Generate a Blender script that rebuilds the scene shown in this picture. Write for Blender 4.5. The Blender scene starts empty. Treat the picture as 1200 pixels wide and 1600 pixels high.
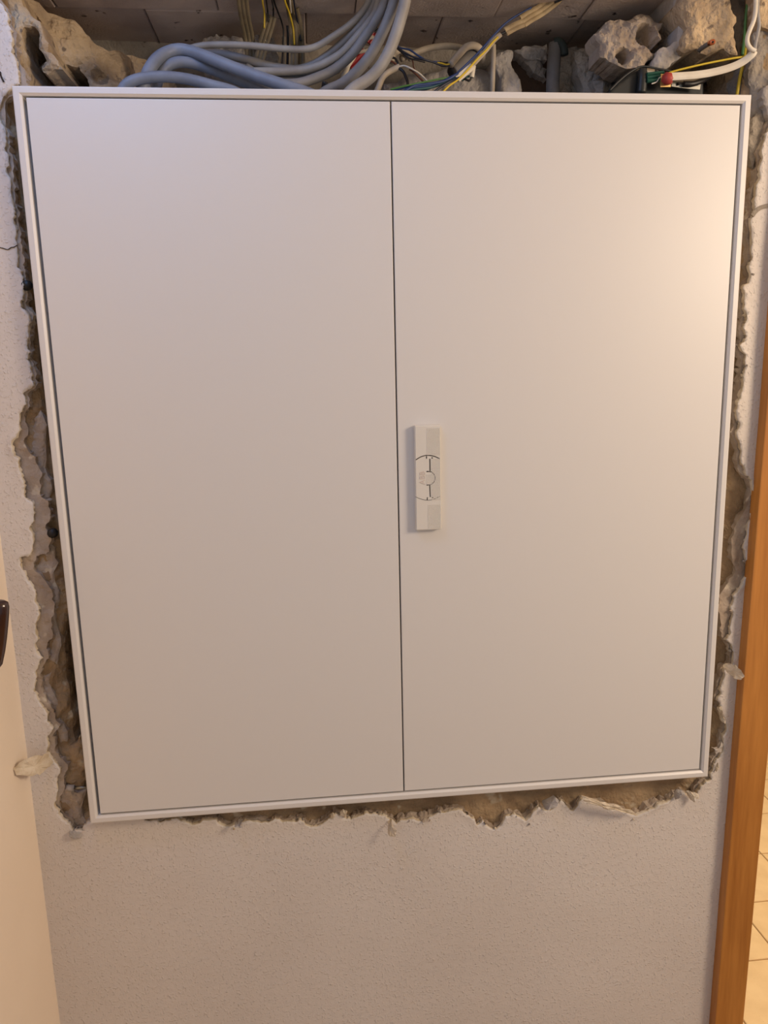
import bpy, bmesh, math, random
import numpy as np
from mathutils import Vector, Matrix, noise, geometry
random.seed(7); np.random.seed(7); noise.seed_set(3)
SC = bpy.context.scene; COL = SC.collection

# ------------------------------------------------------------------ camera
CAM = np.array([0.38781, -1.11423, 0.70501]); ROLL, PITCH, YAW, F = -0.0231, -0.18512, 0.09188, 1141.0
cy, sy, cp, sp = math.cos(YAW), math.sin(YAW), math.cos(PITCH), math.sin(PITCH)
FW = np.array([sy*cp, cy*cp, sp]); r0 = np.array([cy, -sy, 0]); u0 = np.cross(r0, FW)
RT = math.cos(ROLL)*r0 + math.sin(ROLL)*u0; UP = -math.sin(ROLL)*r0 + math.cos(ROLL)*u0
cam = bpy.data.cameras.new('camera'); co = bpy.data.objects.new('camera', cam); COL.objects.link(co)
m = Matrix.Identity(4)
for i in range(3):
    m[i][0] = RT[i]; m[i][1] = UP[i]; m[i][2] = -FW[i]; m[i][3] = CAM[i]
co.matrix_world = m
cam.sensor_fit = 'VERTICAL'; cam.sensor_height = 36; cam.lens = F/1600*36; cam.clip_start = .01
SC.camera = co

# ------------------------------------------------------------------ light
w = bpy.data.worlds.new('world'); SC.world = w; w.use_nodes = True
w.node_tree.nodes['Background'].inputs[0].default_value = (.86, .91, 1, 1)
w.node_tree.nodes['Background'].inputs[1].default_value = .37
def area(name, loc, target, size, power, col, shape='DISK'):
    l = bpy.data.lights.new(name, 'AREA'); l.energy = power; l.color = col; l.size = size; l.shape = shape
    o = bpy.data.objects.new(name, l); COL.objects.link(o); o.location = loc
    o.rotation_euler = (Vector(target)-Vector(loc)).to_track_quat('-Z', 'Y').to_euler(); return o
area('hall_lamp_light', (1.98, -.98, 1.12), (.7, 0, .4), .50, 19.6, (1, .79, .58))
area('cool_left_light', (.02, -.50, 1.56), (.02, 0, .95), .3, 2.6, (.20, .45, 1))  # unseen cool source placed inside the room, high at the left; no window
area('next_room_light', (2.0, .9, 1.55), (1.9, .9, -.85), .4, 25, (1, .86, .66))
vs = SC.view_settings
vs.view_transform = 'Standard'; vs.look = 'None'; vs.gamma = 1; vs.use_curve_mapping = False; vs.exposure = 0

# ------------------------------------------------------------------ helpers
def at(px, py, y):
    d = FW + (px-600)/F*RT - (py-800)/F*UP
    p = CAM + (y-CAM[1])/d[1]*d
    return Vector(p)
def sr(c):
    return tuple((v/255/12.92 if v/255 <= .04045 else ((v/255+.055)/1.055)**2.4) for v in c)
def mat(name, rgb, rough=.6, rgb2=None, scale=8, bumps=(), metal=0, spec=.5, speck=None, detail=5, coat=0):
    m = bpy.data.materials.new(name); m.use_nodes = True; nt = m.node_tree; N = nt.nodes; L = nt.links
    b = N['Principled BSDF']; b.inputs['Roughness'].default_value = rough; b.inputs['Metallic'].default_value = metal
    b.inputs['Specular IOR Level'].default_value = spec; b.inputs['Coat Weight'].default_value = coat
    tc = N.new('ShaderNodeTexCoord'); c1 = sr(rgb)+(1,)
    b.inputs['Base Color'].default_value = c1
    out = None
    if rgb2:
        n = N.new('ShaderNodeTexNoise'); n.inputs['Scale'].default_value = scale; n.inputs['Detail'].default_value = detail
        L.new(tc.outputs['Object'], n.inputs['Vector'])
        r = N.new('ShaderNodeValToRGB'); r.color_ramp.elements[0].position = .35; r.color_ramp.elements[1].position = .65
        r.color_ramp.elements[0].color = c1; r.color_ramp.elements[1].color = sr(rgb2)+(1,)
        L.new(n.outputs['Fac'], r.inputs['Fac']); out = r.outputs['Color']
    if speck:   # (rgb, scale, threshold)
        n = N.new('ShaderNodeTexNoise'); n.inputs['Scale'].default_value = speck[1]; n.inputs['Detail'].default_value = 3
        L.new(tc.outputs['Object'], n.inputs['Vector'])
        r = N.new('ShaderNodeValToRGB'); r.color_ramp.elements[0].position = speck[2]; r.color_ramp.elements[1].position = speck[2]+.06
        L.new(n.outputs['Fac'], r.inputs['Fac'])
        mx = N.new('ShaderNodeMix'); mx.data_type = 'RGBA'; L.new(r.outputs['Color'], mx.inputs['Factor'])
        if out: L.new(out, mx.inputs['A'])
        else: mx.inputs['A'].default_value = c1
        mx.inputs['B'].default_value = sr(speck[0])+(1,); out = mx.outputs['Result']
    if out: L.new(out, b.inputs['Base Color'])
    prev = None
    for sc_, st, dist in bumps:
        n = N.new('ShaderNodeTexNoise'); n.inputs['Scale'].default_value = sc_; n.inputs['Detail'].default_value = 4
        L.new(tc.outputs['Object'], n.inputs['Vector'])
        bp = N.new('ShaderNodeBump'); bp.inputs['Strength'].default_value = st; bp.inputs['Distance'].default_value = dist
        L.new(n.outputs['Fac'], bp.inputs['Height'])
        if prev: L.new(prev, bp.inputs['Normal'])
        prev = bp.outputs['Normal']
    if prev: L.new(prev, b.inputs['Normal'])
    return m
def roughcast(m, scale, lo, hi, dist):
    """small separate paint pimples on top of the wall's noise relief"""
    nt = m.node_tree; N = nt.nodes; L = nt.links; b = N['Principled BSDF']
    tc = [n for n in N if n.type == 'TEX_COORD'][0]
    n = N.new('ShaderNodeTexNoise'); n.inputs['Scale'].default_value = scale; n.inputs['Detail'].default_value = 2
    L.new(tc.outputs['Object'], n.inputs['Vector'])
    r = N.new('ShaderNodeMapRange'); r.inputs['From Min'].default_value = lo; r.inputs['From Max'].default_value = hi; r.interpolation_type = 'SMOOTHSTEP'
    L.new(n.outputs['Fac'], r.inputs['Value'])
    bp = N.new('ShaderNodeBump'); bp.inputs['Strength'].default_value = 1; bp.inputs['Distance'].default_value = dist
    L.new(r.outputs['Result'], bp.inputs['Height'])
    if b.inputs['Normal'].links: L.new(b.inputs['Normal'].links[0].from_socket, bp.inputs['Normal'])
    L.new(bp.outputs['Normal'], b.inputs['Normal'])

M = {}
M['paint'] = mat('wall_paint', (222, 214, 207), .75, (216, 207, 199), 3, [(110, .35, .0022), (300, .3, .0008)])
roughcast(M['paint'], 260, .52, .80, .0009)
M['paint_smooth'] = mat('side_wall_paint', (246, 232, 214), .7, (240, 225, 206), 3, [(90, .25, .002)])
M['torn'] = mat('torn_plaster', (226, 214, 194), .9, (198, 180, 152), 45, [(160, .6, .003)])
M['render'] = mat('old_render', (190, 175, 160), .95, (160, 142, 124), 18, [(60, .7, .006), (250, .5, .002)], speck=((205, 192, 172), 40, .62))
M['masonry'] = mat('masonry', (178, 152, 118), .95, (138, 114, 86), 14, [(45, .8, .008), (220, .5, .003)], speck=((192, 176, 150), 24, .62))
M['cement'] = mat('cement', (178, 168, 154), .95, (140, 130, 118), 18, [(45, .7, .006), (220, .6, .003)], speck=((86, 78, 70), 60, .66))
M['brick'] = mat('dusty_brick', (206, 188, 174), .95, (172, 154, 142), 9, [(40, .4, .004), (260, .5, .002)], speck=((92, 78, 68), 45, .68))
M['pale_brick'] = mat('pale_aerated_brick', (204, 180, 146), .95, (164, 142, 116), 22, [(60, .8, .007), (260, .6, .003)], speck=((128, 112, 94), 48, .64))
M['hollow'] = mat('hollow_brick', (178, 162, 144), .95, (150, 134, 118), 26, [(70, .6, .005), (260, .5, .002)])
M['gypsum'] = mat('gypsum', (190, 182, 174), .9, (160, 152, 144), 30, [(120, .5, .003)])
M['enamel'] = mat('cabinet_enamel', (224, 220, 216), .42, None, bumps=[(900, .03, .0003)], spec=.75)
M['body'] = mat('cabinet_body', (190, 188, 184), .5)
M['plastic'] = mat('handle_plastic', (224, 219, 210), .42)
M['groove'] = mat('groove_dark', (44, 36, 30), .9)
M['cable_blue'] = mat('cable_blue_grey', (128, 136, 152), .5, (112, 119, 134), 30, [(80, .2, .002)])
M['cable_grey'] = mat('cable_grey', (146, 143, 142), .55, (126, 123, 121), 25, [(80, .25, .002)])
M['cable_pale'] = mat('cable_pale_grey', (162, 158, 153), .55, (140, 135, 130), 25, [(80, .25, .002)])
M['cable_beige'] = mat('cable_beige', (188, 174, 154), .6, (158, 144, 124), 30, [(120, .3, .002)])
M['cable_white'] = mat('cable_white', (228, 220, 204), .5, (208, 198, 180), 25)
M['flat'] = mat('olive_flat_cable', (126, 112, 86), .6, (100, 88, 66), 40, [(160, .5, .002)], speck=((186, 172, 140), 110, .7))
M['flat_tan'] = mat('tan_flat_cable', (180, 158, 120), .65, (148, 126, 92), 40, [(160, .5, .002)])
for n_, c in dict(black=(24, 22, 24), blue=(38, 60, 108), darkblue=(22, 28, 48), yellow=(214, 182, 52), red=(150, 30, 34), green=(64, 110, 48), brown=(100, 58, 40), teal=(44, 84, 84), white=(214, 206, 194)).items():
    M['wire_'+n_] = mat('wire_'+n_, c, .45)
M['green_yellow'] = mat('earth_wire', (204, 178, 44), .45)
M['box_black'] = mat('box_black', (26, 30, 32), .45, (34, 38, 38), 20)
M['metal'] = mat('zinc_metal', (150, 146, 136), .35, metal=1)
M['copper'] = mat('copper', (214, 128, 88), .35, metal=1)
M['brass'] = mat('brass_plate', (212, 176, 110), .4, metal=.6)
M['pipe'] = mat('grey_pipe', (122, 118, 114), .7, (98, 94, 90), 22, [(90, .3, .002)])
M['pipe_cap'] = mat('dark_green_cap', (34, 46, 44), .6)
M['lever'] = mat('brown_gloss', (58, 28, 22), .22, (44, 20, 16), 8, coat=.4)
M['terminal'] = mat('terminal_green', (34, 84, 70), .45)
M['screw'] = mat('clamp_red', (176, 64, 56), .5)
M['grout'] = mat('grout', (176, 142, 98), .9)
M['tile'] = mat('floor_tile', (236, 206, 156), .4, (224, 192, 142), 14, [(140, .15, .001)], speck=((200, 166, 116), 260, .68))
# wood with long grain
m = bpy.data.materials.new('beech_wood'); m.use_nodes = True; N = m.node_tree.nodes; L = m.node_tree.links; b = N['Principled BSDF']
tc = N.new('ShaderNodeTexCoord'); mp = N.new('ShaderNodeMapping'); mp.inputs['Scale'].default_value = (22, 22, 1.6)
n1 = N.new('ShaderNodeTexNoise'); n1.inputs['Scale'].default_value = 1.5; n1.inputs['Detail'].default_value = 6
n2 = N.new('ShaderNodeTexNoise'); n2.inputs['Scale'].default_value = 9; n2.inputs['Detail'].default_value = 3
rp = N.new('ShaderNodeValToRGB'); rp.color_ramp.elements[0].position = .3; rp.color_ramp.elements[1].position = .72
rp.color_ramp.elements[0].color = sr((162, 102, 42))+(1,); rp.color_ramp.elements[1].color = sr((202, 138, 66))+(1,)
L.new(tc.outputs['Object'], mp.inputs['Vector']); L.new(mp.outputs['Vector'], n1.inputs['Vector']); L.new(mp.outputs['Vector'], n2.inputs['Vector'])
ad = N.new('ShaderNodeMath'); ad.operation = 'MULTIPLY_ADD'; ad.inputs[1].default_value = .3; L.new(n2.outputs['Fac'], ad.inputs[0])
sb = N.new('ShaderNodeMath'); sb.operation = 'SUBTRACT'; sb.inputs[1].default_value = .15
L.new(n1.outputs['Fac'], ad.inputs[2]); L.new(ad.outputs[0], sb.inputs[0]); L.new(sb.outputs[0], rp.inputs['Fac']); L.new(rp.outputs['Color'], b.inputs['Base Color'])
b.inputs['Roughness'].default_value = .38
M['wood'] = m

def link(name, me, material, parent=None, kind=None, label=None):
    o = bpy.data.objects.new(name, me); COL.objects.link(o)
    if material:
        for mm in (material if isinstance(material, (list, tuple)) else [material]): me.materials.append(mm)
    if parent: o.parent = parent
    if kind: o['kind'] = kind
    if label: o['label'] = label
    return o
def tag(o, label, cat, group=None):
    o['label'] = label; o['category'] = cat
    if group: o['group'] = group
    return o
def thing(name, label, cat, loc=(0, 0, 0), group=None):
    o = bpy.data.objects.new(name, None); COL.objects.link(o); o.location = loc; o.empty_display_size = .05
    bpy.context.view_layer.update()
    return tag(o, label, cat, group)
def under(o, parent):
    """parent keeping the world-space mesh where it is"""
    o.parent = parent; o.matrix_parent_inverse = Matrix.Translation(-parent.location) if parent.type == 'EMPTY' else Matrix.Identity(4); return o
def bm_obj(name, bm, material, parent=None, smooth=False, **k):
    me = bpy.data.meshes.new(name); bm.to_mesh(me); bm.free()
    if smooth: me.shade_smooth()
    o = link(name, me, material, None, **k)
    if parent: under(o, parent)
    return o
def box_bm(x0, x1, y0, y1, z0, z1, bev=0, seg=2, bm=None):
    bm2 = bmesh.new(); bmesh.ops.create_cube(bm2, size=1)
    for v in bm2.verts: v.co = Vector(((x0+x1)/2+v.co.x*(x1-x0), (y0+y1)/2+v.co.y*(y1-y0), (z0+z1)/2+v.co.z*(z1-z0)))
    if bev: bmesh.ops.bevel(bm2, geom=bm2.edges[:], offset=bev, segments=seg, affect='EDGES', profile=.6)
    if bm is None: return bm2
    me = bpy.data.meshes.new('tmp'); bm2.to_mesh(me); bm2.free(); bm.from_mesh(me); bpy.data.meshes.remove(me); return bm
def box(name, x0, x1, y0, y1, z0, z1, material, parent=None, bev=0, seg=2, **k):
    return bm_obj(name, box_bm(x0, x1, y0, y1, z0, z1, bev, seg), material, parent, **k)
def catmull(P, n=8):
    P = [Vector(p) for p in P]; Q = [2*P[0]-P[1]]+P+[2*P[-1]-P[-2]]; out = []
    for i in range(1, len(Q)-2):
        a, b_, c, d = Q[i-1:i+3]
        for k in range(n):
            t = k/n; out.append(.5*((2*b_)+(c-a)*t+(2*a-5*b_+4*c-d)*t*t+(3*b_-a-3*c+d)*t**3))
    out.append(P[-1]); return out
def tube_bm(P, r, n=10, flat=None, sub=8, bm=None, taper=None):
    """round tube, or a flat ribbed ribbon when flat=(half width, half thickness, ribs)"""
    bm = bm or bmesh.new(); C = catmull(P, sub) if len(P) > 2 else [Vector(p) for p in P]
    rings = []; side = None
    for i, c in enumerate(C):
        t = (C[min(i+1, len(C)-1)]-C[max(i-1, 0)]).normalized()
        if flat:
            s = t.cross(Vector((0, 1, 0)))
            s = s.normalized() if s.length > .05 else side
        else:
            s = (side - t*side.dot(t)).normalized() if side else t.cross(Vector((.2, 1, .1))).normalized()
        side = s; u = t.cross(s).normalized(); ring = []
        if flat:
            a, b_, ribs = flat; prof = []
            for q in range(ribs):
                for h in (0, .25, .5, .75):
                    f = (q+h)/ribs; prof.append((-a+2*a*f, b_*(.45+.55*math.sin(math.pi*h))))
            prof.append((a, b_*.45)); loop = prof+[(x, -y) for x, y in reversed(prof)]
            ring = [bm.verts.new(c+s*x+u*y) for x, y in loop]
        else:
            rr = r*(taper(i/(len(C)-1)) if taper else 1)
            ring = [bm.verts.new(c+(s*math.cos(2*math.pi*k/n)+u*math.sin(2*math.pi*k/n))*rr) for k in range(n)]
        rings.append(ring)
    for A, B in zip(rings, rings[1:]):
        for k in range(len(A)): bm.faces.new((A[k], A[(k+1) % len(A)], B[(k+1) % len(A)], B[k]))
    bm.faces.new(rings[0][::-1]); bm.faces.new(rings[-1]); bm.normal_update(); return bm
def pts(lst): return [at(*p) for p in lst]
def cable(name, lst, r, material, label=None, cat='cable', flat=None, parent=None, n=10, **k):
    o = bm_obj(name, tube_bm(pts(lst), r, n, flat), M[material], parent, smooth=not flat)
    if label and not parent: tag(o, label, cat, **k)
    return o
def fract(P, closed=True, lvl=3, amp=.22, rnd=None):
    """midpoint displacement of a 2-D polyline"""
    rnd = rnd or random
    for _ in range(lvl):
        Q = []; n = len(P)
        for i in range(n if closed else n-1):
            a = P[i]; b_ = P[(i+1) % n]; Q.append(a); d = (b_[0]-a[0], b_[1]-a[1])
            if math.hypot(*d) < .0016: continue
            s = rnd.uniform(-amp, amp); Q.append(((a[0]+b_[0])/2-d[1]*s, (a[1]+b_[1])/2+d[0]*s))
        if not closed: Q.append(P[-1])
        P = Q; amp *= .8
    return P
def inside(poly, X, Z):
    p = np.array(poly); x1, z1 = p[:, 0], p[:, 1]; x2, z2 = np.roll(x1, -1), np.roll(z1, -1)
    X = X[:, None]; Z = Z[:, None]
    with np.errstate(divide='ignore', invalid='ignore'):
        c = ((z1 > Z) != (z2 > Z)) & (X < (x2-x1)*(Z-z1)/(z2-z1)+x1)
    return c.sum(1) % 2 == 1
def dist(poly, X, Z):
    p = np.array(poly); q = np.roll(p, -1, 0); out = np.full(len(X), 9.); P = np.stack([X, Z], 1)
    for a, b_ in zip(p, q):
        d = b_-a; L2 = max(d@d, 1e-12); t = np.clip(((P-a)@d)/L2, 0, 1); out = np.minimum(out, np.hypot(*(P-a-t[:, None]*d).T))
    return out
def fbm(x, y, z, s, o=4): return noise.fractal(Vector((x*s, y*s, z*s)), 1.0, 2.1, o)
def cell(x, z, s):
    d = noise.voronoi(Vector((x*s, .5, z*s)))[0]; return d[0]-.35
def sheet(name, outer, hole, grid, yfun, back, mats, parent=None, near=None, kind=None, label=None, smooth=True, jit=.004):
    """solid relief: outline (x,z) [minus hole], front height y = yfun(x,z,d), torn side walls going back to y = back"""
    xs = [p[0] for p in outer]; zs = [p[1] for p in outer]; G = []
    g = np.arange(min(xs), max(xs), grid); h = np.arange(min(zs), max(zs), grid)
    X, Z = [a.ravel() for a in np.meshgrid(g, h)]
    X = X+np.random.uniform(-.3, .3, X.size)*grid; Z = Z+np.random.uniform(-.3, .3, Z.size)*grid
    if near:
        k = dist(hole or outer, X, Z); ok = np.random.rand(X.size) < np.where(k < near[0], 1, (grid/near[1])**2)
        X, Z = X[ok], Z[ok]
    ok = inside(outer, X, Z) & (dist(outer, X, Z) > grid*.35)
    if hole: ok &= ~inside(hole, X, Z) & (dist(hole, X, Z) > grid*.35)
    X, Z = X[ok], Z[ok]
    V = [Vector(p) for p in outer]; E_ = [(i, (i+1) % len(outer)) for i in range(len(outer))]; n0 = len(V)
    if hole:
        V += [Vector(p) for p in hole]; E_ += [(n0+i, n0+(i+1) % len(hole)) for i in range(len(hole))]
    V += [Vector((a, b_)) for a, b_ in zip(X, Z)]
    v2, e2, f2, *_ = geometry.delaunay_2d_cdt(V, E_, [], 0, 1e-7)
    A = np.array([(v.x, v.y) for v in v2]); T = np.array([f for f in f2 if len(f) == 3])
    c = A[T].mean(1); ok = inside(outer, c[:, 0], c[:, 1])
    if hole: ok &= ~inside(hole, c[:, 0], c[:, 1])
    T = T[ok]; dd = dist(hole or outer, A[:, 0], A[:, 1])
    bm = bmesh.new(); vs_ = [bm.verts.new((a[0], yfun(a[0], a[1], q), a[1])) for a, q in zip(A, dd)]
    for t in T:
        try: f = bm.faces.new([vs_[i] for i in t])
        except ValueError: pass
    bm.normal_update()
    if sum(f.normal.y for f in bm.faces) > 0: bmesh.ops.reverse_faces(bm, faces=bm.faces[:])
    for f in bm.faces: f.smooth = smooth
    bd = [e for e in bm.edges if e.is_boundary]
    for v in [v for v in bm.verts if not v.link_faces]: bm.verts.remove(v)
    r = bmesh.ops.extrude_edge_only(bm, edges=bd); nv = [v for v in r['geom'] if isinstance(v, bmesh.types.BMVert)]
    for v in nv:
        v.co.x += random.uniform(-1, 1)*jit; v.co.z += random.uniform(-1, 1)*jit; v.co.y = v.co.y*.4+back*.6
    e2 = [e for e in r['geom'] if isinstance(e, bmesh.types.BMEdge)]
    for f in r['geom']:
        if isinstance(f, bmesh.types.BMFace): f.material_index = len(mats)-1
    r = bmesh.ops.extrude_edge_only(bm, edges=e2)
    for v in r['geom']:
        if isinstance(v, bmesh.types.BMVert): v.co.x += random.uniform(-1, 1)*jit; v.co.z += random.uniform(-1, 1)*jit; v.co.y = back
        elif isinstance(v, bmesh.types.BMFace): v.material_index = len(mats)-1
    bmesh.ops.recalc_face_normals(bm, faces=bm.faces[:])
    return bm_obj(name, bm, mats, parent, kind=kind, label=label)

# ------------------------------------------------------------------ the torn hole in the plaster
YW = .02                                  # face of the painted wall; the cabinet's frame stands 2 cm proud
XL, XR, ZF, ZC, ZN = -.093, 1.16, -.85, 1.65, 1.27
trace = [(4,8),(12,22),(17,45),(18,70),(24,93),(28,115),(31,131),(16,140),(4,154),(9,205),(8,224),(13,246),(17,290),(21,323),(23,338),(25,360),
 (26,385),(26,417),(34,430),(36,450),(36,462),(32,472),(40,485),(44,510),(45,525),(42,537),(47,550),(42,562),(49,582),(53,602),(36,615),(41,632),
 (30,647),(29,675),(19,705),(30,717),(34,741),(38,762),(38,777),(50,784),(53,801),(52,814),(46,827),(50,861),(44,870),(31,871),(33,887),(49,914),
 (54,940),(62,960),(56,989),(55,1009),(65,1029),(55,1050),(54,1068),(58,1092),(74,1115),(83,1137),(74,1151),(72,1176),(85,1191),(93,1209),(88,1227),
 (84,1257),(97,1279),(110,1288),(115,1298),(130,1298),(137,1284),(170,1278),(215,1275),(240,1282),(250,1286),(262,1283),(290,1284),(300,1288),(318,1281),
 (338,1280),(341,1286),(365,1289),(385,1283),(430,1279),(455,1284),(468,1280),(480,1290),(490,1292),(510,1283),(525,1272),(540,1279),(556,1277),
 (572,1270),(595,1274),(609,1281),(620,1288),(640,1280),(667,1280),(685,1270),(710,1266),(732,1274),(745,1290),(754,1282),(777,1296),(790,1275),
 (805,1272),(822,1282),(842,1260),(852,1266),(877,1250),(896,1268),(909,1248),(930,1256),(956,1265),(994,1275),(1023,1262),(1048,1250),(1070,1240),(1089,1248),
 (1095,1227),(1111,1217),(1115,1200),(1118,1190),(1130,1175),(1129,1150),(1134,1130),(1125,1107),(1121,1095),(1126,1072),(1130,1047),(1146,1035),
 (1144,1015),(1134,1000),(1140,980),(1141,950),(1145,932),(1160,908),(1165,872),(1167,840),(1172,812),(1174,750),(1165,742),(1157,715),(1151,675),
 (1156,660),(1151,635),(1157,622),(1161,590),(1165,572),(1155,540),(1166,525),(1160,512),(1166,495),(1162,470),(1160,450),(1174,430),(1176,402),
 (1174,340),(1180,325),(1181,290),(1187,260),(1195,220),(1203,200)]
hole = [(p.x, p.z) for p in (at(a, b_, YW) for a, b_ in trace)] + [(1.135, 1.16), (1.125, ZN), (.6, ZN+.01), (-.06, ZN)]
hole = fract(hole, lvl=3, amp=.2)
def shrink(poly, f):
    out = []; cx, cz = .52, .62
    for i, (x, z) in enumerate(poly):
        dx = min(max(x, .08), .97)-x; dz = min(max(z, .08), 1.15)-z; l = math.hypot(dx, dz) or 1
        k = f(x, z); out.append((x+dx/l*k, z+dz/l*k))
    return out
def band(x, z):
    k = .002+.007*abs(noise.noise(Vector((x*14, 3, z*14))))+.004*noise.noise(Vector((x*60, 1, z*60)))
    if x < .1 and .24 < z < .66: k += .024*min(1, (z-.24)/.08, (.66-z)/.06)*(.75+.5*noise.noise(Vector((1, 1, z*18))))
    if x < .1 and .02 < z < .24: k += .006
    if x > .95 and .24 < z < .48: k += .016*min(1, (z-.24)/.04, (.48-z)/.04)
    if z < .05 and .1 < x < 1.0: k *= .35
    return max(k, .0012)
hole2 = fract(shrink(hole[::3], band), lvl=1, amp=.2)
rect = [(XL-.02, ZF), (1.128, ZF), (1.128, ZC), (XL-.02, ZC)]
def lift(x, z, d):
    e = max(0, 1-d/.012); a = max(0, noise.noise(Vector((x*22, 5, z*22))))
    return YW - .006*a*e*e + .0012*noise.noise(Vector((x*9, 0, z*9)))
wall_back = sheet('wall_back', rect, hole, .005, lift, .026, [M['paint'], M['torn']], near=(.022, .028), kind='structure', jit=.0012)
render = sheet('render_coat', [(XL-.01, -.1), (1.125, -.1), (1.125, 1.33), (XL-.01, 1.33)], hole2, .006,
      lambda x, z, d: .0262+.0022*fbm(x, 1, z, 45, 6)+.0018*noise.noise(Vector((x*25, 2, z*25)))+.0022*cell(x, z, 38)+.0010*cell(x, z, 120), .040, [M['render']], near=(.045, .03), jit=.002, smooth=False)
render.parent = wall_back

# lumpy masonry of the niche: rows of a loft running round the opening
def loop_pt(s, e):
    """point s in 0..1 round the niche opening, pushed e outwards"""
    x0, x1, z0, z1 = -.016, 1.060, .004, ZN+.02
    if True:
        zz = z0+(z1-z0)*min(max((s-.75)/.25 if s > .75 else 0, 0), 1)
    W_, H_ = x1-x0, z1-z0; per = 2*(W_+H_); d = s*per
    if d < W_: return (x0+d, z0-e, 0, -1)
    d -= W_
    if d < H_: return (x1+e, z0+d, 1, 0)
    d -= H_
    if d < W_: return (x1-d, z1+e, 0, 1)
    d -= W_
    return (x0-e, z1-d, -1, 0)
NS = 1300; bm = bmesh.new(); rows = []
prof = [(.10-.006*i, .036, 0) for i in range(12)]+[(.031-.0028*i, .0355+.00012*i*i, 0) for i in range(12)]+[(0, .056+.01*i, 1) for i in range(22)]
for (e, y, deep) in prof:
    row = []
    for k in range(NS):
        x, z, nx, nz = loop_pt(k/NS, e)
        # pull corners into a mitre
        X0, X1, Z0, Z1 = -.016, 1.060, .004, ZN+.02
        u = min(1, max(0, (.10-e)/.10))
        if nz: x = (X0+X1)/2+(x-(X0+X1)/2)*((X1-X0)/2+e)/((X1-X0)/2)
        else: z = (Z0+Z1)/2+(z-(Z0+Z1)/2)*((Z1-Z0)/2+e)/((Z1-Z0)/2)
        n1_ = fbm(x, y, z, 34, 6)+.7*cell(x+y, z+y*.7, 34); n2_ = noise.noise(Vector((x*11, y*11+4, z*11)))
        lx = 0
        if nx < 0 and .08 < z < .34: lx = .012*min(1, (z-.08)/.05, (.34-z)/.05)
        if deep: o_ = .010*n2_+.006*n1_+lx+(.012 if noise.noise(Vector((z*9+x*9, y*20, 2))) > .1 else 0); row.append(bm.verts.new((x+nx*o_, y+.003*n1_, z+nz*o_)))
        else:
            o_ = .006*n2_+.004*n1_+lx*(1-min(1, e/.03))
            row.append(bm.verts.new((x+nx*o_, y+.0045*n1_+.005*n2_, z+nz*o_)))
    rows.append(row)
for A, B in zip(rows, rows[1:]):
    for k in range(NS): bm.faces.new((A[k], A[(k+1) % NS], B[(k+1) % NS], B[k]))
bmesh.ops.recalc_face_normals(bm, faces=bm.faces[:])
niche = bm_obj('wall_niche', bm, M['masonry'], kind='structure')
for p in niche.data.polygons: p.use_smooth = False
rear = sheet('niche_back', [(-.09, -.06), (1.14, -.06), (1.14, 1.32), (-.09, 1.32)], None, .02,
      lambda x, z, d: .290+.008*fbm(x, 0, z, 14)+.006*noise.noise(Vector((x*7, 0, z*7))), .32, [M['cement']], jit=0)
rear.parent = niche

def relief(name, poly, y0, back, mats, amp=.006, sc=35, dents=(), parent=None, rnd=.010, grid=.0026, rag=.2, label=None, tilt=(0, 0), smooth=False, gap=None):
    """a lump of broken masonry from its outline (seen at depth y0): rounded rim, noisy face, scooped dents (px, py, r, depth)"""
    P = [(p.x, p.z) for p in (at(a, b_, y0) for a, b_ in poly)]; P = fract(P, lvl=2, amp=rag)
    cx = sum(p[0] for p in P)/len(P); cz = sum(p[1] for p in P)/len(P)
    D = [(at(a, b_, y0), r, q) for a, b_, r, q in dents]
    def yf(x, z, d):
        y = y0+rnd*max(0, 1-d/rnd)**2*.55+amp*(.8*fbm(x, y0*3, z, sc*1.3, 6)+.9*cell(x+y0, z-y0*2, sc*1.1)+.5*cell(x, z, sc*3.3)+.22*fbm(x, 7, z, 170, 3)+.5*noise.noise(Vector((x*18, y0*9, z*18))))+tilt[0]*(x-cx)+tilt[1]*(z-cz)
        for c, r, q in D:
            k = math.hypot(x-c.x, z-c.z)/r
            if k < 1.25: y += q*(1 if k < .75 else max(0, (1.25-k)/.5))
        return y
    H = fract([(p.x, p.z) for p in (at(a, b_, y0) for a, b_ in gap)], lvl=2, amp=.2) if gap else None
    return sheet(name, P, H, grid, yf, back, mats, parent=parent, jit=.0012, label=label, smooth=smooth)

# ceiling of the niche: two rows of lintel bricks with open joints
slab = box('lintel_slab', -.10, 1.16, .032, .32, ZN+.012, ZN+.06, M['cement']); slab.parent = niche
def lintel_brick(x0, x1, y0, y1, dz=0):
    bm = box_bm(x0+.0007, x1-.0007, y0+.001, y1-.001, ZN+dz, ZN+.03, .0018, 1)
    o = bm_obj('brick', bm, M['brick']); o.parent = niche
for a, b_, dz in ((-.10, .02, 0), (.02, .265, .001), (.265, .478, 0), (.478, .703, -.001), (.703, .848, .0008), (.848, 1.0, -.0012), (1.0, 1.15, .001)):
    lintel_brick(a, b_, .034, .172, dz)
for a, b_, dz in ((-.10, .15, .003), (.15, .40, .002), (.40, .622, .004), (.622, .86, .0026), (.86, 1.15, .005)):
    lintel_brick(a, b_, .1745, .31, dz)

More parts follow.
